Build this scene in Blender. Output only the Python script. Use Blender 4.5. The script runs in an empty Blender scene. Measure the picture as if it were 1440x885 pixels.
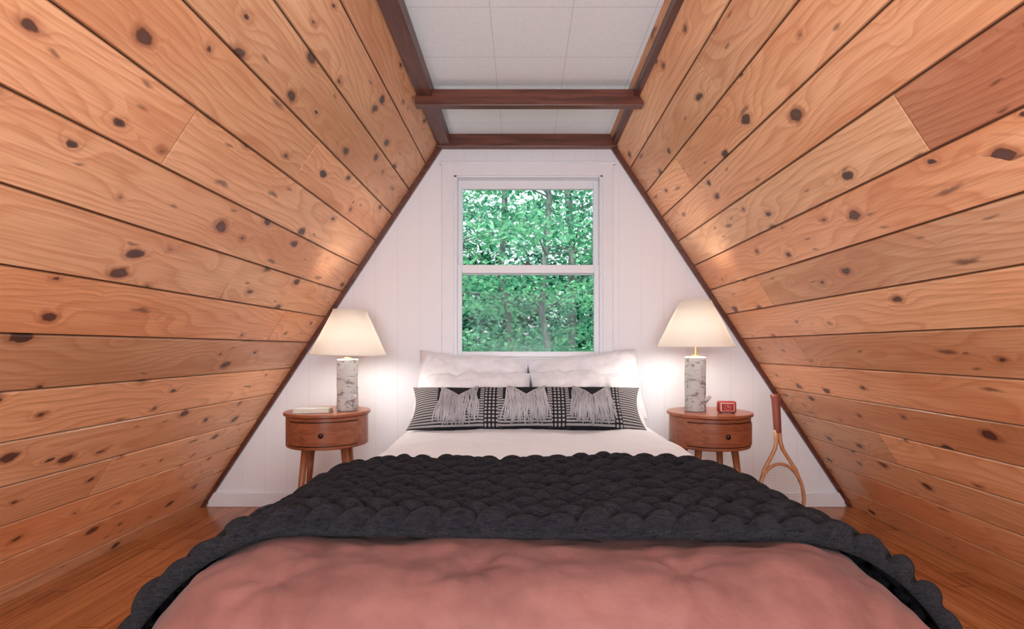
import bpy, bmesh, math, random
import numpy as np
from mathutils import Vector, Matrix, noise
random.seed(7); rng=np.random.default_rng(7)
scene=bpy.context.scene
COL=scene.collection
try:
    scene.view_settings.view_transform='Standard'
    scene.view_settings.look='None'
except Exception: pass

# ---------------------------------------------------------------- helpers
class NT:
    def __init__(s,name):
        s.m=bpy.data.materials.new(name); s.m.use_nodes=True
        s.t=s.m.node_tree; s.t.nodes.clear()
        s.out=s.t.nodes.new('ShaderNodeOutputMaterial')
    def n(s,typ,ins=None,**kw):
        nd=s.t.nodes.new(typ)
        for k,v in kw.items(): setattr(nd,k,v)
        if ins:
            for k,v in ins.items():
                sock=nd.inputs[k]
                if hasattr(v,'is_output') : s.t.links.new(v,sock)
                else: sock.default_value=v
        return nd
    def math(s,op,a,b=None,c=None,clamp=False):
        nd=s.t.nodes.new('ShaderNodeMath'); nd.operation=op; nd.use_clamp=clamp
        for i,v in enumerate((a,b,c)):
            if v is None: continue
            if hasattr(v,'is_output'): s.t.links.new(v,nd.inputs[i])
            else: nd.inputs[i].default_value=v
        return nd.outputs[0]
    def mix(s,f,a,b,mode='MIX'):
        nd=s.t.nodes.new('ShaderNodeMix'); nd.data_type='RGBA'; nd.blend_type=mode
        for i,v in ((0,f),(6,a),(7,b)):
            if hasattr(v,'is_output'): s.t.links.new(v,nd.inputs[i])
            else:
                nd.inputs[i].default_value = v if i==0 else (tuple(v)+(1,))[:4]
        return nd.outputs[2]
    def ramp(s,f,stops,interp='LINEAR'):
        nd=s.t.nodes.new('ShaderNodeValToRGB'); nd.color_ramp.interpolation=interp
        e=nd.color_ramp.elements
        while len(e)<len(stops): e.new(.5)
        for i,(p,c) in enumerate(stops):
            e[i].position=p; e[i].color=(tuple(c)+(1,))[:4] if not isinstance(c,(int,float)) else (c,c,c,1)
        s.t.links.new(f,nd.inputs[0]); return nd.outputs[0]
    def smooth(s,v,a,b):
        nd=s.t.nodes.new('ShaderNodeMapRange'); nd.interpolation_type='SMOOTHSTEP'
        for i,x in enumerate((v,a,b,0.,1.)):
            if hasattr(x,'is_output'): s.t.links.new(x,nd.inputs[i])
            else: nd.inputs[i].default_value=x
        return nd.outputs[0]
    def vmul(s,vec,xyz,add=None):
        nd=s.t.nodes.new('ShaderNodeMapping'); s.t.links.new(vec,nd.inputs[0]); nd.inputs['Scale'].default_value=xyz
        if add: nd.inputs['Location'].default_value=add
        return nd.outputs[0]
    def bsdf(s,color,rough=.5,spec=.5,metal=0.,bump=None,bstr=.3,bdist=.01,**extra):
        p=s.t.nodes.new('ShaderNodeBsdfPrincipled')
        def st(k,v):
            if hasattr(v,'is_output'): s.t.links.new(v,p.inputs[k])
            else: p.inputs[k].default_value=v
        st('Base Color', color if hasattr(color,'is_output') else (tuple(color)+(1,))[:4])
        st('Roughness',rough); st('Metallic',metal); st('Specular IOR Level',spec)
        for k,v in extra.items(): st(k.replace('_',' '),v)
        if bump is not None:
            b=s.t.nodes.new('ShaderNodeBump'); b.inputs['Strength'].default_value=bstr; b.inputs['Distance'].default_value=bdist
            s.t.links.new(bump,b.inputs['Height']); s.t.links.new(b.outputs[0],p.inputs['Normal'])
        s.t.links.new(p.outputs[0],s.out.inputs[0]); return p
    def noise(s,vec,scale,detail=3,rough=.5,dist=0.):
        nd=s.t.nodes.new('ShaderNodeTexNoise'); nd.inputs['Scale'].default_value=scale; nd.inputs['Detail'].default_value=detail
        nd.inputs['Roughness'].default_value=rough; nd.inputs['Distortion'].default_value=dist
        if vec is not None: s.t.links.new(vec,nd.inputs['Vector'])
        return nd.outputs[0]

def mk(name,verts,faces,mat=None,parent=None,smooth=False,uvs=None,loc=(0,0,0),rot=(0,0,0)):
    me=bpy.data.meshes.new(name); me.from_pydata([tuple(v) for v in verts],[],[tuple(f) for f in faces]); me.update()
    if uvs is not None:
        ul=me.uv_layers.new(name='UVMap')
        li=np.empty(len(me.loops),dtype=np.int32); me.loops.foreach_get('vertex_index',li)
        ul.data.foreach_set('uv',np.asarray(uvs,dtype=np.float32)[li].ravel())
    if smooth: me.polygons.foreach_set('use_smooth',[True]*len(me.polygons))
    ob=bpy.data.objects.new(name,me); COL.objects.link(ob)
    if mat: me.materials.append(mat)
    if parent: ob.parent=parent
    ob.location=loc; ob.rotation_euler=rot
    return ob
def empty(name,loc=(0,0,0),rot=(0,0,0)):
    e=bpy.data.objects.new(name,None); e.empty_display_size=.1; COL.objects.link(e); e.location=loc; e.rotation_euler=rot; return e
def tag(o,label,cat,group=None):
    o['label']=label; o['category']=cat
    if group: o['group']=group
def struct(o): o['kind']='structure'
def boxes(name,lst,mat,parent=None,bevel=0.,segs=2,smooth=False):
    bm=bmesh.new()
    for b in lst:
        x0,x1,y0,y1,z0,z1=b
        r=bmesh.ops.create_cube(bm,size=1.)
        for v in r['verts']:
            v.co=Vector(((x0+x1)/2+v.co.x*(x1-x0),(y0+y1)/2+v.co.y*(y1-y0),(z0+z1)/2+v.co.z*(z1-z0)))
    if bevel>0: bmesh.ops.bevel(bm,geom=bm.edges[:],offset=bevel,segments=segs,profile=.5,affect='EDGES')
    me=bpy.data.meshes.new(name); bm.to_mesh(me); bm.free(); me.materials.append(mat)
    if smooth: me.polygons.foreach_set('use_smooth',[True]*len(me.polygons))
    ob=bpy.data.objects.new(name,me); COL.objects.link(ob)
    if parent: ob.parent=parent
    return ob
def lathe(name,prof,mat,parent=None,n=48,loc=(0,0,0),rot=(0,0,0),jit=0.,smooth=True,ang=None):
    V=[];F=[];a0,a1=(0,2*math.pi) if ang is None else ang
    closed=ang is None; m=n if closed else n+1
    for i in range(m):
        a=a0+(a1-a0)*i/n
        for r,z in prof:
            k=1+(noise.noise(Vector((math.cos(a)*2,math.sin(a)*2,z*9)))*jit if jit else 0)
            V.append((r*k*math.cos(a),r*k*math.sin(a),z))
    p=len(prof)
    for i in range(n):
        j=(i+1)%m
        for q in range(p-1): F.append((i*p+q,j*p+q,j*p+q+1,i*p+q+1))
    ob=mk(name,V,F,mat,parent,smooth,loc=loc,rot=rot)
    return ob
def sharp(ob,deg=35):
    me=ob.data; bm=bmesh.new(); bm.from_mesh(me); bmesh.ops.remove_doubles(bm,verts=bm.verts,dist=1e-5)
    bmesh.ops.recalc_face_normals(bm,faces=bm.faces)
    for e in bm.edges:
        if len(e.link_faces)==2 and e.calc_face_angle(0)>math.radians(deg): e.smooth=False
    for f in bm.faces: f.smooth=True
    bm.to_mesh(me); bm.free(); return ob
def tube_geo(pts,rads,n=8,flat=(1,1),up=None):
    pts=[Vector(p) for p in pts]; V=[];F=[]
    if isinstance(rads,(int,float)): rads=[rads]*len(pts)
    T=[(pts[min(i+1,len(pts)-1)]-pts[max(i-1,0)]).normalized() for i in range(len(pts))]
    ref=Vector(up) if up else (Vector((0,0,1)) if abs(T[0].z)<.9 else Vector((1,0,0)))
    for p,t,r in zip(pts,T,rads):
        a=t.cross(ref)
        if a.length<1e-4: a=t.cross(Vector((0,1,0)))
        a.normalize(); b=a.cross(t).normalized()
        for k in range(n):
            th=2*math.pi*k/n; V.append(p+a*(math.cos(th)*r*flat[0])+b*(math.sin(th)*r*flat[1]))
        if not up: ref=b
    for i in range(len(pts)-1):
        for k in range(n):
            k2=(k+1)%n; F.append((i*n+k,i*n+k2,(i+1)*n+k2,(i+1)*n+k))
    F.append(tuple(range(n))[::-1]); F.append(tuple((len(pts)-1)*n+k for k in range(n)))
    return V,F
def tubes(name,lst,mat,parent=None,n=8,flat=(1,1),up=None,loc=(0,0,0),rot=(0,0,0)):
    V=[];F=[]
    for pts,r in lst:
        v,f=tube_geo(pts,r,n,flat,up); o=len(V); V+=v; F+=[tuple(i+o for i in q) for q in f]
    ob=mk(name,V,F,mat,parent,True,loc=loc,rot=rot); return ob

# ---------------------------------------------------------------- constants
D=3.15; YB=-1.6; ZC=2.22; CAMZ=.95
XL=lambda z:-1.927+z*.656      # wood slope, one side
XR=lambda z: 1.973-z*.656
SL=math.sqrt(1+.656**2)        # slope length per unit height

# ---------------------------------------------------------------- materials
def wood_boards():
    m=NT('pine_boards')
    uv=m.n('ShaderNodeUVMap').outputs[0]
    sep=m.n('ShaderNodeSeparateXYZ',{0:uv}); u,v=sep.outputs[0],sep.outputs[1]
    wn=m.n('ShaderNodeTexNoise',{'Vector':m.vmul(uv,(14,20,1)),'Scale':1.,'Detail':3.})
    wsub=m.n('ShaderNodeVectorMath',{0:wn.outputs[1],1:(.5,.5,.5)},operation='SUBTRACT')
    wsc=m.n('ShaderNodeVectorMath',{0:wsub.outputs[0],1:(.045,.030,0)},operation='MULTIPLY')
    uvw=m.n('ShaderNodeVectorMath',{0:uv,1:wsc.outputs[0]},operation='ADD').outputs[0]
    ka=m.n('ShaderNodeTexVoronoi',{'Vector':m.vmul(uvw,(3.8,6.6,1)),'Scale':1.},voronoi_dimensions='2D')
    dist=ka.outputs['Distance']; kr=m.n('ShaderNodeSeparateColor',{0:ka.outputs['Color']}).outputs[0]
    kg=m.n('ShaderNodeSeparateColor',{0:ka.outputs['Color']}).outputs[1]
    wob=m.noise(m.vmul(uv,(26,40,1)),1.,3)
    dist2=m.math('ADD',dist,m.math('MULTIPLY',m.math('SUBTRACT',wob,.5),.08))
    thr=m.math('MULTIPLY',m.math('SUBTRACT',m.math('POWER',kr,1.6),.06),.125)
    on=m.math('GREATER_THAN',kr,.34)
    knot=m.math('MULTIPLY',m.math('SUBTRACT',1.,m.smooth(dist2,m.math('SUBTRACT',thr,.016),m.math('ADD',thr,.016))),on)
    core=m.math('MULTIPLY',m.math('SUBTRACT',1.,m.smooth(dist2,m.math('MULTIPLY',thr,.25),m.math('MULTIPLY',thr,.85))),on)
    halo=m.math('MULTIPLY',m.math('SUBTRACT',1.,m.smooth(dist2,thr,m.math('ADD',thr,.11))),on)
    n1=m.noise(m.vmul(uv,(.9,4.,1)),1.,2,.4)
    bul=m.math('MULTIPLY',m.math('EXPONENT',m.math('MULTIPLY',dist,-9.)),m.math('MULTIPLY',kr,5.))
    F=m.math('ADD',m.math('ADD',m.math('MULTIPLY',v,30.),m.math('MULTIPLY',n1,16.)),bul)
    ring=m.math('FRACT',F)
    ringc=m.ramp(ring,[(0,.0),(.5,.25),(.86,1.),(1,.0)])
    fib=m.noise(m.vmul(uv,(5,170,1)),1.,3,.6)
    big=m.noise(m.vmul(uv,(.8,3.5,1)),1.,3,.6)
    base=m.mix(m.math('MULTIPLY',ringc,.58),(.90,.535,.31),(.62,.255,.115))
    base=m.mix(m.math('MULTIPLY',m.smooth(big,.40,.66),.6),base,(.64,.255,.11))
    base=m.mix(m.math('MULTIPLY',m.smooth(fib,.38,.72),.38),base,(.43,.16,.065))
    base=m.mix(m.math('MULTIPLY',halo,m.math('ADD',.2,m.math('MULTIPLY',kg,.6))),base,(.34,.11,.05))
    knc=m.mix(core,(.11,.04,.028),m.mix(kg,(.032,.024,.03),(.12,.07,.065)))
    base=m.mix(m.math('MULTIPLY',knot,.94),base,knc)
    pv=m.n('ShaderNodeTexVoronoi',{'Vector':m.vmul(uvw,(5,18,1),(3.3,7.7,0)),'Scale':1.},voronoi_dimensions='2D')
    pr=m.n('ShaderNodeSeparateColor',{0:pv.outputs['Color']}).outputs[1]
    pm=m.math('MULTIPLY',m.math('SUBTRACT',1.,m.smooth(m.math('ADD',pv.outputs['Distance'],m.math('MULTIPLY',wob,.06)),.05,.17)),m.math('GREATER_THAN',pr,.88))
    base=m.mix(m.math('MULTIPLY',pm,.7),base,(.16,.06,.035))
    sv=m.n('ShaderNodeTexVoronoi',{'Vector':m.n('ShaderNodeMapping',{0:uvw,'Rotation':(0,0,.9),'Scale':(2.4,11.,1)}).outputs[0],'Scale':1.},voronoi_dimensions='2D')
    sr=m.n('ShaderNodeSeparateColor',{0:sv.outputs['Color']}).outputs[1]
    sm=m.math('MULTIPLY',m.math('SUBTRACT',1.,m.smooth(sv.outputs['Distance'],.03,.14)),m.math('GREATER_THAN',sr,.90))
    base=m.mix(m.math('MULTIPLY',sm,.75),base,(.13,.05,.035))
    at=m.n('ShaderNodeAttribute',attribute_name='tint').outputs[0]
    base=m.mix(1.,base,at,'MULTIPLY')
    m.bsdf(base,rough=.36,spec=.5,bump=m.math('SUBTRACT',m.math('MULTIPLY',fib,.3),m.math('MULTIPLY',knot,.4)),bstr=.25,bdist=.002)
    return m.m
M_PINE=wood_boards()
def stained(name,c1,c2,scale=(40,3,40),rough=.35):
    m=NT(name); co=m.n('ShaderNodeTexCoord').outputs['Object']
    nz=m.noise(m.vmul(co,scale),1.,4,.6,.5)
    m.bsdf(m.mix(m.smooth(nz,.3,.72),c1,c2),rough=rough,bump=nz,bstr=.1,bdist=.002); return m.m
M_TRIM=stained('dark_stained_trim',(.065,.019,.013),(.15,.047,.030))
M_TRIMX=stained('dark_stained_beam',(.075,.024,.016),(.18,.058,.038),(3,40,40))
M_CHERRY=stained('cherry_veneer',(.21,.06,.028),(.34,.11,.05),(5,30,45),.3)
M_CHERRYV=stained('cherry_leg',(.27,.085,.035),(.40,.15,.07),(40,40,5),.3)

def white_panel():
    m=NT('white_panelling'); co=m.n('ShaderNodeTexCoord').outputs['Object']
    x=m.n('ShaderNodeSeparateXYZ',{0:co}).outputs[0]
    fr=m.math('FRACT',m.math('DIVIDE',m.math('ADD',x,10.03),.1335))
    ln=m.math('SUBTRACT',1.,m.smooth(m.math('ABSOLUTE',m.math('SUBTRACT',fr,.5)),.008,.026))
    nz=m.noise(m.vmul(co,(30,30,3)),1.,3)
    c=m.mix(m.math('MULTIPLY',nz,.25),(.80,.80,.86),(.71,.71,.77))
    c=m.mix(m.math('MULTIPLY',ln,.13),c,(.48,.45,.47))
    h=m.math('SUBTRACT',m.math('MULTIPLY',nz,.08),ln)
    m.bsdf(c,rough=.45,bump=h,bstr=.28,bdist=.002); return m.m
M_WALL=white_panel()
def paint(name,c,rough=.35):
    m=NT(name); co=m.n('ShaderNodeTexCoord').outputs['Object']; nz=m.noise(co,25.,3)
    m.bsdf(m.mix(nz,c,tuple(k*.93 for k in c)),rough=rough,bump=nz,bstr=.05,bdist=.002); return m.m
M_WHITE=paint('white_gloss_paint',(.78,.78,.84))
M_PLAIN=paint('plain_wall_paint',(.8,.80,.80),.6)
def ceil_tiles():
    m=NT('ceiling_tiles'); co=m.n('ShaderNodeTexCoord').outputs['Object']
    s=m.n('ShaderNodeSeparateXYZ',{0:co})
    def line(c,off,p,w):
        fr=m.math('FRACT',m.math('DIVIDE',m.math('ADD',c,off),p))
        return m.math('GREATER_THAN',m.math('ABSOLUTE',m.math('SUBTRACT',fr,.5)),.5-w)
    lx=line(s.outputs[0],.122+.31*20,.31,.005); ly=line(s.outputs[1],-2.285+.335*20,.335,.005)
    l=m.math('MAXIMUM',lx,ly)
    nz=m.noise(co,60.,4,.7)
    c=m.mix(m.smooth(nz,.3,.7),(.84,.92,.98),(.79,.87,.94))
    c=m.mix(m.math('MULTIPLY',l,.4),c,(.35,.33,.32))
    m.bsdf(c,rough=.8,bump=m.math('SUBTRACT',nz,m.math('MULTIPLY',l,2.)),bstr=.15,bdist=.002); return m.m
M_CEIL=ceil_tiles()
def floor_mat():
    m=NT('floor_boards'); co=m.n('ShaderNodeTexCoord').outputs['Object']
    s=m.n('ShaderNodeSeparateXYZ',{0:co}); q=m.math('DIVIDE',m.math('ADD',s.outputs[0],5.),.085)
    idx=m.math('FLOOR',q); fr=m.math('FRACT',q)
    wn=m.n('ShaderNodeTexWhiteNoise',{'W':idx},noise_dimensions='1D').outputs[0]
    yy=m.math('FRACT',m.math('ADD',m.math('DIVIDE',s.outputs[1],1.1),m.math('MULTIPLY',wn,7.)))
    cell=m.math('FLOOR',m.math('ADD',m.math('DIVIDE',s.outputs[1],1.1),m.math('MULTIPLY',wn,7.)))
    wn2=m.n('ShaderNodeTexWhiteNoise',{'W':m.math('ADD',m.math('MULTIPLY',idx,13.7),cell)},noise_dimensions='1D').outputs[0]
    l=m.math('MAXIMUM',m.math('GREATER_THAN',m.math('ABSOLUTE',m.math('SUBTRACT',fr,.5)),.485),m.math('LESS_THAN',yy,.004))
    nz=m.noise(m.vmul(co,(60,3,1)),1.,4,.65,.6)
    c=m.mix(m.smooth(nz,.3,.7),(.44,.15,.05),(.19,.05,.017))
    c=m.mix(m.math('MULTIPLY',wn2,.5),c,(.55,.23,.09))
    c=m.mix(m.math('MULTIPLY',l,.8),c,(.06,.02,.01))
    m.bsdf(c,rough=.25,spec=.5,bump=m.math('SUBTRACT',m.math('MULTIPLY',nz,.2),l),bstr=.3,bdist=.002); return m.m
M_FLOOR=floor_mat()
def cloth(name,c,c2=None,scale=500.,rough=.85,sheen=.2,wr=0.):
    m=NT(name); co=m.n('ShaderNodeTexCoord').outputs['Object']
    nz=m.noise(co,scale,2); lo=m.noise(co,7.,4,.6)
    c2=c2 or tuple(k*.88 for k in c)
    h=m.math('ADD',m.math('MULTIPLY',nz,.15),m.math('MULTIPLY',lo,wr*6))
    m.bsdf(m.mix(m.smooth(lo,.3,.75),c,c2),rough=rough,spec=.2,bump=h,bstr=.35,bdist=.004,Sheen_Weight=sheen); return m.m
M_SHEET=cloth('white_cotton',(.77,.79,.86),(.73,.75,.83),wr=.6)
M_PILLOW=cloth('white_pillow_cotton',(.80,.81,.87),(.76,.77,.84),wr=.8)
M_PINK=cloth('dusty_rose_cotton',(.225,.093,.080),(.145,.056,.050),wr=1.1,sheen=.08,rough=.55)
M_MATT=cloth('mattress_ticking',(.75,.74,.72))
M_BOXS=cloth('bed_base_fabric',(.10,.09,.09))
def knit():
    m=NT('charcoal_wool'); co=m.n('ShaderNodeTexCoord').outputs['Object']
    nz=m.noise(co,260.,3,.7); n2=m.noise(m.vmul(co,(1,2.5,2.5)),60.,4,.7,1.)
    c=m.mix(m.smooth(n2,.3,.7),(.004,.004,.007),(.022,.020,.029))
    m.bsdf(c,rough=.95,spec=.06,bump=m.math('ADD',m.math('MULTIPLY',nz,.6),n2),bstr=1.,bdist=.008,Sheen_Weight=.06); return m.m
M_KNIT=knit()
def metal(name,c,rough=.3):
    m=NT(name); co=m.n('ShaderNodeTexCoord').outputs['Object']; nz=m.noise(co,80.,2)
    m.bsdf(m.mix(nz,c,tuple(k*.85 for k in c)),rough=rough,metal=1.); return m.m
M_BRASS=metal('brass',(.75,.50,.22)); M_DARKMET=metal('dark_bronze',(.06,.045,.04),.4)
def birch():
    m=NT('birch_bark'); co=m.n('ShaderNodeTexCoord').outputs['Object']
    a=m.noise(m.vmul(co,(14,14,95)),1.,3,.6,.4); b=m.noise(co,22.,3,.6)
    c=m.mix(b,(.60,.59,.60),(.36,.35,.36))
    c=m.mix(m.math('MULTIPLY',m.smooth(a,.57,.66),.75),c,(.10,.08,.075))
    c=m.mix(m.math('MULTIPLY',m.smooth(b,.58,.64),.75),c,(.15,.12,.11))
    m.bsdf(c,rough=.8,bump=a,bstr=.4,bdist=.004); return m.m
M_BIRCH=birch()
def shade_mat():
    m=NT('lamp_shade_linen'); co=m.n('ShaderNodeTexCoord').outputs['Object']
    nz=m.noise(m.vmul(co,(200,200,30)),1.,2)
    col=m.mix(nz,(.93,.90,.86),(.88,.84,.79))
    d=m.n('ShaderNodeBsdfDiffuse',{'Color':col}); t=m.n('ShaderNodeBsdfTranslucent',{'Color':col})
    mx=m.n('ShaderNodeMixShader',{0:.40,1:d.outputs[0],2:t.outputs[0]})
    m.t.links.new(mx.outputs[0],m.out.inputs[0]); return m.m
M_SHADE=shade_mat()
def emis(name,c,s):
    m=NT(name); co=m.n('ShaderNodeTexCoord').outputs['Object']; nz=m.noise(co,5.,1)
    e=m.n('ShaderNodeEmission',{'Color':m.mix(nz,c,tuple(k*.97 for k in c)),'Strength':s}); m.t.links.new(e.outputs[0],m.out.inputs[0]); return m.m
M_BULB=emis('frosted_bulb',(1,.90,.78),6.)
def plast(name,c,rough=.35):
    m=NT(name); co=m.n('ShaderNodeTexCoord').outputs['Object']; nz=m.noise(co,60.,2)
    m.bsdf(m.mix(nz,c,tuple(k*.9 for k in c)),rough=rough); return m.m
M_RED=plast('red_plastic',(.36,.03,.025)); M_BLACK=plast('black_plastic',(.03,.03,.035)); M_CREAM=plast('cream_print',(.7,.62,.52))
M_PAPER=plast('book_pages',(.75,.71,.62),.8); M_COVER=plast('book_cover',(.50,.51,.50),.5)
def glass():
    m=NT('window_glass'); co=m.n('ShaderNodeTexCoord').outputs['Object']; nz=m.noise(co,3.,1)
    t=m.n('ShaderNodeBsdfTransparent',{'Color':(.98,.99,.99,1)}); g=m.n('ShaderNodeBsdfGlossy',{'Roughness':.03,'Color':m.mix(nz,(.9,.9,.9),(1,1,1))})
    mx=m.n('ShaderNodeMixShader',{0:.004,1:t.outputs[0],2:g.outputs[0]}); m.t.links.new(mx.outputs[0],m.out.inputs[0]); return m.m
M_GLASS=glass()

# ---------------------------------------------------------------- sloping boarded walls
def slope_wall(name,side,z0k,pitch,joints,darks,label):
    V=[];F=[];U=[];T=[]
    rnd=random.Random(3 if side<0 else 11)
    def P(y,z,t):
        x=XL(z) if side<0 else XR(z)
        nx,nz=(1/SL,-.656/SL) if side<0 else (-1/SL,-.656/SL)
        return (x+nx*t,y,z+nz*t)
    k0=-int(z0k/pitch)-1
    k=k0
    while True:
        za=z0k+k*pitch; zb=za+pitch
        if za>=ZC+.03: break
        za=max(za,-.012); zb=min(zb,ZC+.03)
        ys=sorted(joints.get(k,[]))
        if not ys:
            ys=[rnd.uniform(-.6,2.9)] if rnd.random()<.6 else []
        if not any(y<.9 for y in ys): ys.append(rnd.uniform(-1.2,.5))
        ys=[YB]+sorted(ys)+[D]
        for j in range(len(ys)-1):
            a,b=ys[j],ys[j+1]; g=.0014; c=.005
            f=1+rnd.uniform(-.26,.08); rd=rnd.uniform(-.12,.05)
            tint=(min(1.06,f*(1+.02)),f*(1+rd),f*(1+rd*1.8))
            if (k,j) in darks: tint=darks[(k,j)]
            ou,ov=rnd.uniform(0,50),rnd.uniform(0,50)
            o=len(V)
            A,B,Za,Zb=a+g,b-g,za+g,zb-g
            ring0=[(A,Za,-.012),(B,Za,-.012),(B,Zb,-.012),(A,Zb,-.012)]
            ring1=[(A,Za,-c),(B,Za,-c),(B,Zb,-c),(A,Zb,-c)]
            cc=c*.7
            ring2=[(A+cc*.4,Za+cc,0),(B-cc*.4,Za+cc,0),(B-cc*.4,Zb-cc,0),(A+cc*.4,Zb-cc,0)]
            dt=tuple(q*.45 for q in tint)
            for ri,r in enumerate((ring0,ring1,ring2)):
                for (y,z,t) in r: V.append(P(y,z,t)); U.append((y+ou,z*SL+ov)); T.append(tint if ri==2 else dt)
            for i in range(4): V.append(V[o+8+i]); U.append(U[o+8+i]); T.append(tint)
            for r in (0,4):
                for i in range(4):
                    i2=(i+1)%4; F.append((o+r+i,o+r+i2,o+r+4+i2,o+r+4+i))
            F.append((o+12,o+13,o+14,o+15))
        k+=1
    o=len(V)
    for t in (-.010,-.06):
        for y,z in ((YB,-.06),(D+.12,-.06),(D+.12,ZC+.06),(YB,ZC+.06)):
            V.append(P(y,z,t)); U.append((0,0)); T.append((.15,.1,.08))
    F+=[(o,o+1,o+2,o+3),(o+7,o+6,o+5,o+4)]+[(o+i,o+4+i,o+4+(i+1)%4,o+(i+1)%4) for i in range(4)]
    ob=mk(name,V,F,M_PINE,uvs=U)
    ca=ob.data.color_attributes.new('tint','FLOAT_COLOR','POINT')
    ca.data.foreach_set('color',np.array([t+(1.,) for t in T],dtype=np.float32).ravel())
    struct(ob); ob['label']=label; return ob
slope_wall('wall_left',-1,CAMZ+.035,.153,{3:[1.418],4:[2.01],1:[2.035],0:[2.62],-4:[2.03],2:[.3],-1:[.2],5:[.6],6:[.3]},
   {},'sloping wall of knotty pine boards')
slope_wall('wall_right',1,CAMZ+.056,.146,{3:[-1.5,1.317],6:[1.94],5:[2.55],1:[2.53],-1:[2.55],0:[.4],2:[.3]},
   {(3,2):(.97,1.0,1.0),(3,1):(.62,.47,.44),(3,0):(.62,.47,.44)},'sloping wall of knotty pine boards')

# ---------------------------------------------------------------- back wall with window opening
WX0,WX1,WZ0,WZ1=-.415,.483,.885,2.0
def prism(polys,y0,y1):
    V=[];F=[]
    for p in polys:
        o=len(V); n=len(p)
        V+= [(x,y0,z) for x,z in p]+[(x,y1,z) for x,z in p]
        F.append(tuple(o+i for i in range(n))); F.append(tuple(o+n+i for i in reversed(range(n))))
        F+=[(o+i,o+(i+1)%n,o+n+(i+1)%n,o+n+i) for i in range(n)]
    return V,F
e=.03
polys=[[(XL(0)-e,0),(WX0,0),(WX0,ZC),(XL(ZC)-e,ZC)],
       [(WX1,0),(XR(0)+e,0),(XR(ZC)+e,ZC),(WX1,ZC)],
       [(WX0,0),(WX1,0),(WX1,WZ0),(WX0,WZ0)],
       [(WX0,WZ1),(WX1,WZ1),(WX1,ZC),(WX0,ZC)]]
V,F=prism(polys,D,D+.12); wb=mk('wall_back',V,F,M_WALL)
bm=bmesh.new(); bm.from_mesh(wb.data); bmesh.ops.recalc_face_normals(bm,faces=bm.faces); bm.to_mesh(wb.data); bm.free(); struct(wb)
V,F=prism([[(XL(0),0),(XR(0),0),(XR(ZC),ZC),(XL(ZC),ZC)]],YB-.1,YB); w=mk('wall_front',V,F,M_PLAIN); struct(w)
fl=boxes('floor',[(-2.1,2.15,YB,D+.12,-.08,0)],M_FLOOR); struct(fl)
ce=boxes('ceiling',[(XL(ZC)-.03,XR(ZC)+.03,YB,D+.12,ZC,ZC+.06)],M_CEIL); struct(ce)

def trim(n,ob): ob.name='trim_%d'%n; struct(ob); return ob
trim(1,boxes('t',[(-.505,-.432,YB,D,2.155,ZC)],M_TRIM,bevel=.003))
trim(2,boxes('t',[(.532,.575,YB,D,2.155,ZC)],M_TRIM,bevel=.003))
trim(3,boxes('t',[(-.515,.578,2.50,2.545,2.110,2.188)],M_TRIMX,bevel=.003)); bpy.data.objects['trim_3']['label']='dark brown collar beam crossing the ceiling'
trim(4,boxes('t',[(-.53,.58,D-.05,D,2.145,ZC)],M_TRIMX,bevel=.003))
def slope_trim(n,side):
    w=.030;V=[]
    for z in (0.0,2.17):
        x=XL(z) if side<0 else XR(z); s=1 if side<0 else -1
        for y,t in ((D-.022,-.005),(D,-.005),(D,w),(D-.022,w)):
            V.append((x+s*t/SL,y,z-.656*t/SL if z>0 else z))
    F=[(0,1,2,3),(7,6,5,4)]+[(i,(i+1)%4,4+(i+1)%4,4+i) for i in range(4)]
    o=mk('trim_%d'%n,V,F,M_TRIM); struct(o)
slope_trim(5,-1); slope_trim(6,1)
bb=boxes('baseboard_back',[(XL(.04)+.02,XR(.04)-.02,D-.018,D,0,.085)],M_WHITE,bevel=.004); struct(bb)

# ---------------------------------------------------------------- window
win=empty('window_1',(0,D,WZ0)); struct(win); win['label']='white double-hung window looking onto green trees'
def wbox(name,lst,mat,bev=.003):
    o=boxes(name,[(a,b,c-D,d-D,e_-WZ0,f-WZ0) for a,b,c,d,e_,f in lst],mat,parent=win,bevel=bev); return o
wbox('casing',[(-.483,WX0+.004,D-.02,D,WZ0-.02,2.055),(WX1-.004,.54,D-.02,D,WZ0-.02,2.055),(-.483,.54,D-.021,D,1.985,2.056),
               (-.50,.556,D-.027,D,2.05,2.066)],M_WHITE)
wbox('window_sill',[(-.50,.556,D-.05,D+.12,WZ0-.03,WZ0+.012)],M_WHITE)
wbox('jamb',[(WX0-.001,WX0+.022,D-.012,D+.12,WZ0,WZ1),(WX1-.022,WX1+.001,D-.012,D+.12,WZ0,WZ1),(WX0,WX1,D-.012,D+.12,WZ1-.025,WZ1)],M_WHITE)
gx0,gx1=-.368,.432
us=wbox('sash',[(WX0+.02,gx0,D+.055,D+.085,1.40,1.98),(gx1,WX1-.02,D+.055,D+.085,1.40,1.98),(gx0,gx1,D+.055,D+.085,1.925,1.98),(gx0,gx1,D+.055,D+.085,1.40,1.455)],M_WHITE)
ls=wbox('sash',[(WX0+.02,gx0,D+.02,D+.05,.897,1.455),(gx1,WX1-.02,D+.02,D+.05,.897,1.455),(gx0,gx1,D+.02,D+.05,1.405,1.455),(gx0,gx1,D+.02,D+.05,.897,.93)],M_WHITE)
wbox('window_pane',[(gx0-.005,gx1+.005,D+.068,D+.072,1.45,1.93)],M_GLASS,0)
wbox('window_pane',[(gx0-.005,gx1+.005,D+.033,D+.037,.925,1.41)],M_GLASS,0)
lk=wbox('sash_lock',[(.005,.055,D+.014,D+.045,1.455,1.463),(.02,.04,D+.018,D+.04,1.463,1.478)],M_BLACK,.002)

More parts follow.
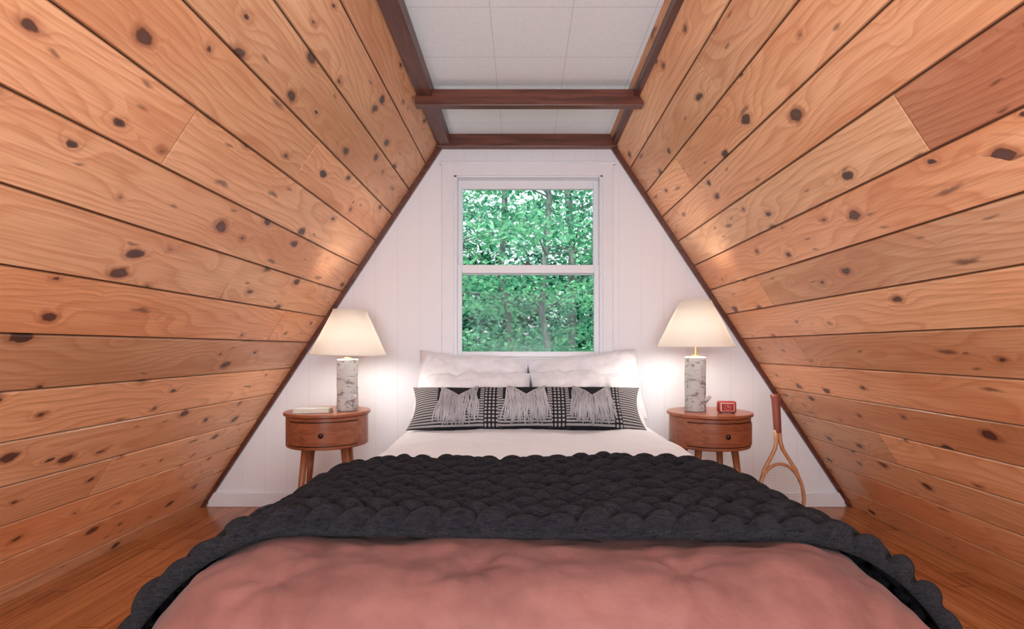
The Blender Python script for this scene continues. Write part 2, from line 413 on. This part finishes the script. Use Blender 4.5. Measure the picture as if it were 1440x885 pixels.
# ---------------------------------------------------------------- bed
BX=.035; ZT=.57
bed=empty('bed',(BX,1.95,0)); tag(bed,'double bed with thick mattress pushed against the white wall','bed')
def bbox(name,lst,mat,bev,seg=3):
    return boxes(name,[(a-BX,b-BX,c-1.95,d-1.95,e_,f) for a,b,c,d,e_,f in lst],mat,parent=bed,bevel=bev,segs=seg,smooth=True)
bbox('mattress',[(BX-.60,BX+.60,1.0,3.08,.28,.53)],M_MATT,.09,6)
bbox('bed_base',[(BX-.60,BX+.60,1.0,3.06,.12,.28)],M_BOXS,.015,2)
for sx in (-.55,.55):
    for yy in (1.1,2.95):
        lathe('leg',[(0,0),(.02,0),(.03,.125),(0,.125)],M_DARKMET,bed,16,loc=(sx,yy-1.95,0))

def fbm(x,y,z=0,o=4):
    return noise.fractal(Vector((x,y,z)),.9,2.1,o)
def prof(s,hw,R):
    a=abs(s); f=hw-R; sg=1 if s>=0 else -1
    if a<=f: return s,0.,(0,1)
    th=(a-f)/R
    if th<math.pi/2: return sg*(f+R*math.sin(th)),R*(1-math.cos(th)),(sg*math.sin(th),math.cos(th))
    return sg*hw,R+(a-f-R*math.pi/2),(sg*1.,0.)
def cover(name,y0,y1,hw,R,L,ztop,mat,footR=None,footL=0,res=.014,wr=.008,thick=.012,fn=None,hwf=None):
    ns=int(2*L/res); nt=int((y1-y0+footL)/res); V=[];F=[]
    for j in range(nt+1):
        t=y1-(y1-y0+footL)*j/nt
        hh=hwf(t) if hwf else hw
        for i in range(ns+1):
            s=-L+2*L*i/ns
            x,dz,n=prof(s,hh,R)
            y=t; dy=0; ny=0;nz=1
            if footR:
                a=(y0+footR)-t
                if a>0:
                    th=a/footR
                    if th<math.pi/2: y=y0+footR-footR*math.sin(th); dy=footR*(1-math.cos(th)); ny=-math.sin(th); nz=math.cos(th)
                    else: y=y0; dy=footR+(a-footR*math.pi/2); ny=-1;nz=0
            N=Vector((n[0],ny,n[1]*nz)); 
            if N.length<.01: N=Vector((n[0],ny,0.01))
            N.normalize()
            h=fn(s,t) if fn else 0
            h+=wr*fbm(s*2.3,t*2.3,1.3)+wr*.5*abs(fbm(s*5,t*4,7.))
            drop=dz+dy
            if drop>.2: h+=.012*math.sin((s if abs(dy)>.15 else t)*22+2*fbm(s,t))*min(1,(drop-.2)*4)
            z=max(ztop-drop-.012*(x/hw)**2,.04)
            V.append((BX+x+N.x*h,y+N.y*h,z+N.z*h))
    for j in range(nt):
        for i in range(ns):
            a=j*(ns+1)+i; F.append((a,a+ns+1,a+ns+2,a+1))
    ob=mk(name,V,F,mat,smooth=True)
    md=ob.modifiers.new('thickness','SOLIDIFY'); md.thickness=thick; md.offset=-1
    return ob
wc=cover('bed_sheet',1.35,3.06,.695,.16,.95,.562,M_SHEET,wr=.014)
tag(wc,'smooth white cotton sheet spread over the mattress','bed sheet')
def pinkfn(s,t):
    q=0
    for cx,cy in ((-.46,.90),(-.12,.93),(.24,.91),(.56,.93),(-.30,1.15),(.06,1.15),(.42,1.15)):
        d=math.hypot((s-cx),(t-cy)*1.2); q-=.012*math.exp(-(d/.035)**2)+.007*math.exp(-(d/.11)**2)
        an=math.atan2(t-cy,s-cx); q+=.003*math.sin(an*7+cx*9)*math.exp(-(d/.12)**2)
    return q+.012*fbm(s*3,t*3,3)+.010*abs(fbm(s*4,t*12,5))
def pinkw(t):
    k=min(max((1.04-t)/.30,0),1); return .780-.075*k**1.4
pk=cover('bedspread',.80,1.46,.78,.31,1.0,.570,M_PINK,footR=.14,footL=.42,fn=pinkfn,wr=.014,thick=.015,res=.010,hwf=pinkw)
tag(pk,'dusty rose bedspread over the foot of the bed','bedspread')

def throw():
    hw,R,L=.80,.33,1.10; res=.0050
    Y0,Y1=1.0,1.585
    ns=int(2*L/res); nt=int((Y1-Y0+.02)/res)
    S=np.linspace(-L,L,ns+1)
    pu,pv=.066,.042
    V=[];F=[]
    def front(s):
        k=max(0,abs(s)-.5)
        return Y0-.010*math.sin(s*5+.6)-.012*fbm(s*3,2.)-.045*min(k*2,1)
    def back(s): return Y1+.010*fbm(s*4,9.)+.012*math.sin(s*3)
    tt=np.linspace(0,Y1-Y0,nt+1)
    SS,TT=np.meshgrid(S,tt)
    H=np.zeros_like(SS)
    wx=np.vectorize(lambda a,b: .016*fbm(a*4,b*4,4))(SS[::8,::8],TT[::8,::8])
    fi=np.arange(nt+1)/8.; fj=np.arange(ns+1)/8.
    i0=np.clip(fi.astype(int),0,wx.shape[0]-1); i1=np.clip(i0+1,0,wx.shape[0]-1); a=(fi-i0)[:,None]
    j0=np.clip(fj.astype(int),0,wx.shape[1]-1); j1=np.clip(j0+1,0,wx.shape[1]-1); b=(fj-j0)[None,:]
    W=(wx[i0][:,j0]*(1-a)*(1-b)+wx[i1][:,j0]*a*(1-b)+wx[i0][:,j1]*(1-a)*b+wx[i1][:,j1]*a*b)
    T2=TT+W; S2=SS+W*.7
    r0=np.floor(T2/pv)
    for dr in (-1,0,1):
        r=r0+dr
        off=np.where(np.mod(r,2)==0,0.,.5)
        dirn=np.where(np.mod(r,2)==0,1.,-1.)
        c0=np.floor(S2/pu-off)
        for dc in (-1,0,1):
            c=c0+dc
            rn=np.mod(np.sin(c*12.9898+r*78.233)*43758.5453,1.)
            cu=(c+off+.5)*pu+(rn-.5)*.012; cv=(r+.5)*pv+(rn-.5)*.010
            du=S2-cu; dv=T2-cv
            ang=dirn*(.40+.3*(rn-.5))
            x=du*np.cos(ang)+dv*np.sin(ang); y=-du*np.sin(ang)+dv*np.cos(ang)
            q=1-(x/.044)**2-(y/.0195)**2
            h=np.sqrt(np.clip(q,0,None))*(.026+.010*rn)
            H=np.maximum(H,h)
    def edge(d,w=.03):
        d=min(max(d/w,0),1); return math.sqrt(1-(1-d)**2)
    for j in range(nt+1):
        for i in range(ns+1):
            s=S[i]; f=front(s); bk=back(s)
            y=f+(bk-f)*j/nt
            g=min(max((1.25-y)/.25,0),1); hw2=.760+.040*g
            x,dz,n=prof(s,hw2,R)
            ed=edge(y-f)*edge(bk-y)*edge(L-abs(s))
            h=(.020+H[j,i])*ed
            z=.588-dz-.010*(x/hw)**2+.006*fbm(s*3,y*3)
            oy=-.012*ed*max(0,1-(y-f)/.03)
            V.append((BX+x+n[0]*h,y+oy,z+n[1]*h))
    for j in range(nt):
        for i in range(ns):
            a=j*(ns+1)+i; F.append((a,a+1,a+ns+2,a+ns+1))
    ob=mk('throw_blanket',V,F,M_KNIT,smooth=True)
    md=ob.modifiers.new('thickness','SOLIDIFY'); md.thickness=.012; md.offset=-1
    return ob
tb=throw(); tag(tb,'chunky knit charcoal wool throw laid across the bed','blanket')

# ---------------------------------------------------------------- pillows
def pillow_pt(u,v,W,H,T,side,seed,wr):
    e1=max(0,1-abs(u)**3.2); e2=max(0,1-abs(v)**2.6)
    t=T/2*(e1**.55)*(e2**.6)
    x=W/2*u*(1-.05*(1-v*v)*abs(u)**3); y=H/2*v*(1-.09*(1-u*u)*abs(v)**3)
    k=min(1,(e1*e2)*4)
    n=fbm(u*W*4+seed,v*H*4,seed)*wr*k+abs(fbm(u*W*6+seed,v*H*3+seed,seed+5,2))*wr*.6*k
    y+=.35*wr*fbm(u*2.2+seed,3.3,seed)*abs(v)
    return Vector((x,y,side*(t+n)))
def pillow(name,W,H,T,mat,loc,rot,seed,wr=.014,nu=70,nv=46,parent=None):
    V=[];F=[];U=[]
    for side in (1,-1):
        o=len(V)
        for j in range(nv+1):
            for i in range(nu+1):
                u=-1+2*i/nu; v=-1+2*j/nv
                u=math.sin(u*math.pi/2)*.35+u*.65; v=math.sin(v*math.pi/2)*.35+v*.65
                V.append(pillow_pt(u,v,W,H,T,side,seed,wr)); U.append((u*.5+.5,v*.5+.5))
        for j in range(nv):
            for i in range(nu):
                a=o+j*(nu+1)+i; q=(a,a+1,a+nu+2,a+nu+1); F.append(q if side>0 else q[::-1])
    ob=mk(name,V,F,mat,parent,True,uvs=U,loc=loc,rot=rot)
    bm=bmesh.new(); bm.from_mesh(ob.data); bmesh.ops.remove_doubles(bm,verts=bm.verts,dist=1e-4); bm.to_mesh(ob.data); bm.free()
    return ob
R=math.radians
for i,(x,y,z,a,rz,W,H,T,ry) in enumerate([(-.285,2.955,.722,60,3,.64,.44,.18,4),(.350,2.955,.728,60,-3,.64,.44,.18,-5),
                                 (-.26,2.79,.660,42,-2,.62,.42,.20,-2),(.34,2.79,.664,42,4,.60,.42,.20,3)]):
    p=pillow('pillow',W,H,T,M_PILLOW,(x,y,z),(R(a),R(ry),R(rz)),i*3.1+1,wr=.022)
    tag(p,'white pillow leaning on the wall below the window' if i<2 else 'white pillow resting in front of another pillow','pillow','white bed pillows')

def lumbar_mat():
    m=NT('woven_lumbar_fabric'); uv=m.n('ShaderNodeUVMap').outputs[0]
    s=m.n('ShaderNodeSeparateXYZ',{0:uv}); u,v=s.outputs[0],s.outputs[1]
    st=m.math('GREATER_THAN',m.math('FRACT',m.math('MULTIPLY',v,19.)),.45)
    fu=m.math('SUBTRACT',m.math('FRACT',m.math('MULTIPLY',u,62.)),.5); fv=m.math('SUBTRACT',m.math('FRACT',m.math('MULTIPLY',v,14.)),.5)
    dots=m.math('LESS_THAN',m.math('ADD',m.math('MULTIPLY',fu,fu),m.math('MULTIPLY',fv,fv)),.10)
    def band(c,w): return m.math('LESS_THAN',m.math('ABSOLUTE',m.math('SUBTRACT',u,c)),w)
    db=m.math('MAXIMUM',m.math('MAXIMUM',band(.352,.030),band(.635,.030)),band(.885,.018))
    dark=m.math('MAXIMUM',m.math('MAXIMUM',band(.21,.095),band(.495,.095)),band(.775,.095))
    vz=m.math('GREATER_THAN',v,.55)
    white=(.36,.355,.37); blk=(.040,.040,.048)
    c=m.mix(st,blk,white)
    c=m.mix(dark,c,m.mix(m.math('MULTIPLY',st,m.math('SUBTRACT',1.,vz)),(.02,.02,.025),white))
    c=m.mix(db,c,m.mix(dots,(.022,.022,.027),white))
    co=m.n('ShaderNodeTexCoord').outputs['Object']; nz=m.noise(co,300.,2)
    m.bsdf(c,rough=.95,spec=.1,bump=m.math('ADD',nz,st),bstr=.4,bdist=.004); return m.m
M_LUM=lumbar_mat(); M_FRINGE=cloth('pale_grey_yarn',(.50,.49,.52),(.30,.29,.32),scale=300)
LW,LH,LT=1.16,.255,.14
lp=pillow('lumbar_pillow',LW,LH,LT,M_LUM,(.018,2.60,.652),(R(50),0,0),4.4,wr=.006,nu=110,nv=36)
tag(lp,'long grey and black striped lumbar pillow with fringe','pillow')
for c in (-.575,0.0,.56):
    lst=[]
    for q in range(96):
        f=rng.uniform(-1,1)
        u0=c+f*.155; v0=.18+.56*abs(f)**1.1+rng.uniform(-.04,.04)
        u1=c+f*.185+rng.uniform(-.035,.035); v1=rng.uniform(-1.0,-.70)+.12*abs(f)
        ph=rng.uniform(0,6); pts=[]
        lift=rng.uniform(.004,.022)
        for k in range(9):
            t=k/8; uu=u0+(u1-u0)*t+.008*math.sin(ph+t*7); vv=v0+(v1-v0)*t
            p=pillow_pt(uu,max(-.97,vv),LW,LH,LT,1,4.4,.006); p.z+=lift*(.5+t*.6)
            if vv<-.85: p.z=max(p.z,.01)
            pts.append(p)
        lst.append((pts,[.0036]*8+[.0024]))
    tubes('fringe',lst,M_FRINGE,lp,n=6)
    lst=[]
    for f in (-1,1):
        pts=[]
        for k in range(9):
            t=k/8; uu=c+f*(.16-.155*t); vv=.76-.56*t
            p=pillow_pt(uu,vv,LW,LH,LT,1,4.4,.006); p.z+=.007; pts.append(p)
        lst.append((pts,.0060))
    tubes('braid',lst,M_FRINGE,lp,n=8)

# ---------------------------------------------------------------- nightstands
def nightstand(x,y,h,rz,label):
    e_=empty('nightstand',(x,y,0),(0,0,R(rz))); tag(e_,label,'nightstand','round cherry nightstands')
    r=.215
    sharp(lathe('table_top',[(0,h-.022),(r-.012,h-.022),(r,h-.014),(r,h-.004),(r-.004,h),(0,h)],M_CHERRY,e_,64))
    b=h-.175; t=h-.022
    sharp(lathe('body',[(0,b),(r-.016,b),(r-.012,b+.004),(r-.012,t),(0,t)],M_CHERRY,e_,64))
    a0,a1=math.radians(-90-52),math.radians(-90+52)
    ri,ro=r-.013,r-.004
    dr=sharp(lathe('drawer',[(ri,b+.022),(ro,b+.022),(ro,t-.020),(ri,t-.020),(ri,b+.022)],M_CHERRY,e_,32,ang=(a0,a1)))
    lathe('knob',[(0,0),(.006,0),(.005,.010),(.011,.016),(.012,.021),(.008,.026),(0,.027)],M_DARKMET,dr,20,loc=(0,-ro,(b+t)/2),rot=(R(90),0,0))
    for zz in (b+.018,t-.016):
        tubes('drawer_rail',[([((r-.011)*math.cos(a0-.02+(a1-a0+.04)*k/24),(r-.011)*math.sin(a0-.02+(a1-a0+.04)*k/24),zz) for k in range(25)],.0022)],M_DARKMET,e_,6)
    for k in range(4):
        a=math.radians(45+90*k); ca,sa=math.cos(a),math.sin(a)
        tubes('leg',[([( .13*ca,.13*sa,b+.004),(.19*ca,.19*sa,0.004)],[.019,.010])],M_CHERRYV,e_,14)
    return e_
nightstand(-1.022,2.75,.625,12,'round cherry wood nightstand with one drawer beside the bed')
nightstand(.978,2.75,.62,3,'round cherry wood nightstand with one drawer beside the bed')

# ---------------------------------------------------------------- lamps
def lamp(x,y,z,zl,z0,z1,rb,rt,label,tilt=0,watt=12):
    e_=empty('table_lamp',(x,y,z)); tag(e_,label,'lamp','birch log table lamps')
    hl=zl-z
    pr=[(0,.001),(.050,.001),(.053,.006)]+[(.053,hl*k/10) for k in range(1,10)]+[(.052,hl-.003),(.048,hl),(0,hl)]
    lg=lathe('base',pr,M_BIRCH,e_,40,jit=.07); sharp(lg,50)
    tubes('branch_stub',[([(.035,-.03,.05),(.058,-.052,.08)],[.012,.009])],M_BIRCH,e_,10)
    zz0,zz1=z0-z,z1-z
    hb=(zz0+.05)
    sharp(lathe('stem',[(0,hl),(.022,hl),(.020,hl+.006),(.006,hl+.010),(.006,hb-.02),(.016,hb-.016),(.016,hb+.02),(.011,hb+.03),(0,hb+.03)],M_BRASS,e_,24))
    bz=hb+.062
    lathe('light_bulb',[(0,hb+.02),(.013,hb+.025),(.016,hb+.038),(.028,bz),(.024,bz+.018),(.012,bz+.028),(0,bz+.030)],M_BULB,e_,20)
    harp=[]
    for k in range(21):
        a=math.pi*k/20; harp.append((-.045*math.cos(a),0,hb+(zz1-.012-hb)*math.sin(a)**.6))
    tubes('harp',[(harp,.0018)],M_BRASS,e_,6)
    sp=[]
    for k in range(3):
        a=2*math.pi*k/3+.4; sp.append(([(0,0,zz1-.012),(rt*.98*math.cos(a),rt*.98*math.sin(a),zz1-.006)],.0016))
    tubes('shade_spider',sp,M_BRASS,e_,6)
    sh=lathe('lamp_shade',[(rb,zz0),(rb-.001,zz0+.002),(rt,zz1),(rt-.002,zz1),(rb-.003,zz0+.001),(rb,zz0)],M_SHADE,e_,64)
    sh.rotation_euler=(0,R(tilt),0)
    ring=lambda r_,z_:([(r_*math.cos(2*math.pi*k/48),r_*math.sin(2*math.pi*k/48),z_) for k in range(49)],.0028)
    tubes('shade_trim',[ring(rb,zz0+.001)],M_SHADE,sh,6)
    tubes('shade_trim',[ring(rt,zz1)],M_SHADE,sh,6)
    L=bpy.data.lights.new('lamp_light','POINT'); L.energy=watt; L.color=(1,.92,.81); L.shadow_soft_size=.06
    lo=bpy.data.objects.new('lamp_light',L); COL.objects.link(lo); lo.parent=e_; lo.location=(0,0,zz0+.075)
    return e_
lamp(-.915,2.735,.626,.893,.915,1.148,.192,.083,'table lamp with birch log base and cream shade beside a book',1.5)
lamp(.905,2.745,.621,.905,.957,1.196,.197,.080,'table lamp with birch log base and cream shade beside red clock',0)

# book
bk=empty('book',(-1.06,2.66,.625),(0,0,R(8))); tag(bk,'pale hardback book lying flat on a nightstand','book')
boxes('book_cover',[(-.085,.085,-.055,.055,0.0005,.004),(-.085,.085,-.055,.055,.019,.022),(-.088,-.083,-.055,.055,.001,.022)],M_COVER,bk,.001)
boxes('pages',[(-.083,.081,-.052,.052,.004,.019)],M_PAPER,bk,.001)
# clock
ck=empty('alarm_clock',(1.035,2.66,.620),(0,0,R(-6))); tag(ck,'small red square alarm clock on a nightstand','clock')
boxes('case',[(-.045,.045,-.018,.022,.004,.062)],M_RED,ck,.009,4,True)
boxes('foot',[(-.036,-.024,-.012,.015,0.0005,.006)],M_BLACK,ck,.001)
boxes('foot',[(.024,.036,-.012,.015,0.0005,.006)],M_BLACK,ck,.001)
boxes('bezel',[(-.034,.034,-.0205,-.016,.012,.054)],M_CREAM,ck,.0015)
boxes('dial',[(-.030,.030,-.0225,-.019,.015,.051)],M_RED,ck,.001)
mk_l=[]
for k in range(12):
    a=math.pi/6*k; mk_l.append((.014*math.cos(a)-.0011,.014*math.cos(a)+.0011,-.0236,-.0222,.033+.014*math.sin(a)-.0011,.033+.014*math.sin(a)+.0011))
boxes('hour_mark',mk_l,M_CREAM,ck,0)
boxes('clock_hand',[(-.0008,.0008,-.0240,-.0225,.033,.044),(-.0008,.009,-.0240,-.0225,.0322,.0338)],M_CREAM,ck,0)

# tennis racket, handle up
rk=empty('tennis_racket',(1.325,2.66,.0),(R(-7),R(1.0),R(8))); tag(rk,'vintage wooden tennis racket standing handle up against the wall','racket')
M_ASH=stained('ash_frame',(.46,.20,.09),(.58,.30,.16),(30,30,30),.3)
M_GRIP=plast('red_leather_grip',(.24,.06,.04),.55)
hc=.19
head=[(.125*math.sin(2*math.pi*k/48),0,hc-.165*math.cos(2*math.pi*k/48)) for k in range(49)]
tubes('head_frame',[(head,.0105)],M_ASH,rk,10,flat=(.8,1.1),up=(0,1,0))
arms=[]
for s in (-1,1):
    arms.append(([(s*.110,0,.265),(s*.088,0,.325),(s*.050,0,.385),(s*.022,0,.43),(s*.011,0,.47),(s*.009,0,.53)],[.0095,.0095,.0095,.010,.011,.011]))
tubes('shaft',arms,M_ASH,rk,10,up=(0,1,0))
tubes('handle',[([(0,0,.515),(0,0,.525),(0,0,.60),(0,0,.69),(0,0,.705),(0,0,.715)],[.017,.019,.0205,.022,.027,.025])],M_GRIP,rk,8)
st=[]
for k in range(-8,9):
    x=k*.0136; zz=.160*math.sqrt(max(0,1-(x/.121)**2))
    if zz>.02: st.append(([(x,0,hc-zz),(x,0,hc+zz)],.0009))
for k in range(-11,12):
    z=k*.0135; xx=.121*math.sqrt(max(0,1-(z/.162)**2))
    if xx>.02: st.append(([(-xx,.001,hc+z),(xx,.001,hc+z)],.0009))
tubes('racket_string',st,M_CREAM,rk,4)

# ---------------------------------------------------------------- outside: woods
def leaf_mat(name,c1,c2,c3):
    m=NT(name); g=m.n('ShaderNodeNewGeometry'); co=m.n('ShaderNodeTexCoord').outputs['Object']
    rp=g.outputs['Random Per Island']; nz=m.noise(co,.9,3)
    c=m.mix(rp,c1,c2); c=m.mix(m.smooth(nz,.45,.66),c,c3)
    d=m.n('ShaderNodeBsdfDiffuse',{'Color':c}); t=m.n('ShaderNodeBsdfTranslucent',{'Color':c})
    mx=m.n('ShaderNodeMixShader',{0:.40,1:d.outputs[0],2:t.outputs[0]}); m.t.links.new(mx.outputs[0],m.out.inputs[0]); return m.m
M_LEAF=leaf_mat('maple_leaves',(.13,.52,.28),(.42,.86,.52),(.04,.27,.17))
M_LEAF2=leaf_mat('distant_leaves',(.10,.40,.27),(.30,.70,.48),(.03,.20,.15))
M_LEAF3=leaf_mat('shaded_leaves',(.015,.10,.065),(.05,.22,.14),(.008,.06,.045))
M_BARK=stained('tree_bark',(.10,.11,.11),(.27,.29,.28),(9,9,2),.9)
M_GRND=stained('forest_floor',(.02,.07,.03),(.08,.16,.07),(1,1,1),.95)
def leaves(name,centers,n,size,mat,parent):
    C=np.array(centers); idx=rng.integers(0,len(C),n)
    P=C[idx,:3]+rng.normal(0,1,(n,3))*C[idx,3:6]
    a=rng.uniform(0,2*np.pi,n); til=rng.normal(-.1,.6,n); ti2=rng.normal(0,.6,n)
    sz=size*rng.uniform(.6,1.4,n)
    ux=np.stack([np.cos(a),np.sin(a),til],1); ux/=np.linalg.norm(ux,axis=1)[:,None]
    vx=np.stack([-np.sin(a),np.cos(a),ti2],1); vx/=np.linalg.norm(vx,axis=1)[:,None]
    V=np.empty((n,4,3)); V[:,0]=P-ux*sz[:,None]*.6; V[:,1]=P+vx*sz[:,None]*.42; V[:,2]=P+ux*sz[:,None]*.6; V[:,3]=P-vx*sz[:,None]*.42
    me=bpy.data.meshes.new(name); me.from_pydata(V.reshape(-1,3).tolist(),[],np.arange(n*4).reshape(-1,4).tolist()); me.materials.append(mat)
    ob=bpy.data.objects.new(name,me); COL.objects.link(ob); ob.parent=parent; return ob
GZ=-3.0
trees=[(.35,8.2,.07),(-1.25,7.6,.05),(1.9,8.8,.08),(-.35,10.5,.09),(3.6,10.2,.12),(-3.3,9.6,.12),(1.15,12.5,.13),(-1.9,13.2,.12),(4.9,13.5,.14),(-5.0,13.0,.14)]
for i,(x,y,r) in enumerate(trees):
    e_=empty('tree',(x,y,GZ)); tag(e_,'slender woodland tree with green leaves outside the window','tree','woodland trees')
    pts=[(fbm(i*3.,k*.4)*.25,fbm(i*5.+9,k*.4)*.25,k*.9) for k in range(12)]
    lst=[(pts,[r*(1-.05*k) for k in range(12)])]; cs=[]
    for k in range(30):
        zz=rng.uniform(2.4,9.5); a=rng.uniform(0,2*math.pi); ln=rng.uniform(.5,2.1)
        b0=Vector(pts[int(zz/.9)]); tip=b0+Vector((math.cos(a)*ln,math.sin(a)*ln,rng.uniform(.1,.7)))
        lst.append(([b0,(b0+tip)/2+Vector((0,0,.12)),tip],[r*.18,r*.10,r*.04]))
        cs.append((tip.x,tip.y,tip.z,.42,.42,.10)); cs.append(((b0.x+tip.x)/2,(b0.y+tip.y)/2,(b0.z+tip.z)/2+.1,.35,.35,.10))
    tubes('trunk',lst,M_BARK,e_,9)
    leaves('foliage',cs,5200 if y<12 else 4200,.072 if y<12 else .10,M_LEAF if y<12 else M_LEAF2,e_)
us_=empty('forest_undergrowth',(0,16,GZ)); us_['kind']='stuff'; tag(us_,'dense green leaves deeper in the woods','foliage')
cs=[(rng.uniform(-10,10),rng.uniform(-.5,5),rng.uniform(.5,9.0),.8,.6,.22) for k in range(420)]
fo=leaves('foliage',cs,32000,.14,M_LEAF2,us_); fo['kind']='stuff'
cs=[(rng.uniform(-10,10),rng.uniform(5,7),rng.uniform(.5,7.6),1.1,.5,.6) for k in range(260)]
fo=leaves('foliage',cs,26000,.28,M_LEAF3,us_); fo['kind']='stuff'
g=boxes('ground',[(-25,25,4.5,40,GZ-.2,GZ)],M_GRND); struct(g)

# ---------------------------------------------------------------- light
w=bpy.data.worlds.new('sky'); scene.world=w; w.use_nodes=True
bg=w.node_tree.nodes['Background']; bg.inputs[0].default_value=(.84,.95,.97,1); bg.inputs[1].default_value=1.2
sun=bpy.data.lights.new('sun','SUN'); sun.energy=4.2; sun.angle=.03; sun.color=(1,.97,.88)
so=bpy.data.objects.new('sun',sun); COL.objects.link(so); so.rotation_euler=(R(38),0,R(-20)); so.location=(0,0,8)
def area(name,loc,rot,sx,sy,e_,c):
    L=bpy.data.lights.new(name,'AREA'); L.shape='RECTANGLE'; L.size=sx; L.size_y=sy; L.energy=e_; L.color=c
    o=bpy.data.objects.new(name,L); COL.objects.link(o); o.location=loc; o.rotation_euler=rot; return o
area('room_fill',(0,-1.45,1.2),(R(90),0,0),1.6,1.2,52,(.93,.97,1))  # unseen area light added behind the camera to brighten the room
area('overhead_fill',(0,.7,2.14),(R(0),0,0),.6,1.8,10,(.93,.97,1))  # added overhead fill out of view, no lamp fitting hangs there
area('ceiling_fill',(0,-.5,.75),(R(140),0,0),.9,.9,25,(.90,.96,1))  # unseen fill aimed upward, added only to brighten the ceiling

cam=bpy.data.cameras.new('camera'); co=bpy.data.objects.new('camera',cam); COL.objects.link(co)
co.location=(0,0,CAMZ); co.rotation_euler=(R(90),0,0); cam.sensor_width=36; cam.lens=737/1440*36
cam.shift_x=-15/1440; cam.shift_y=47.5/1440; cam.clip_start=.02
scene.camera=co
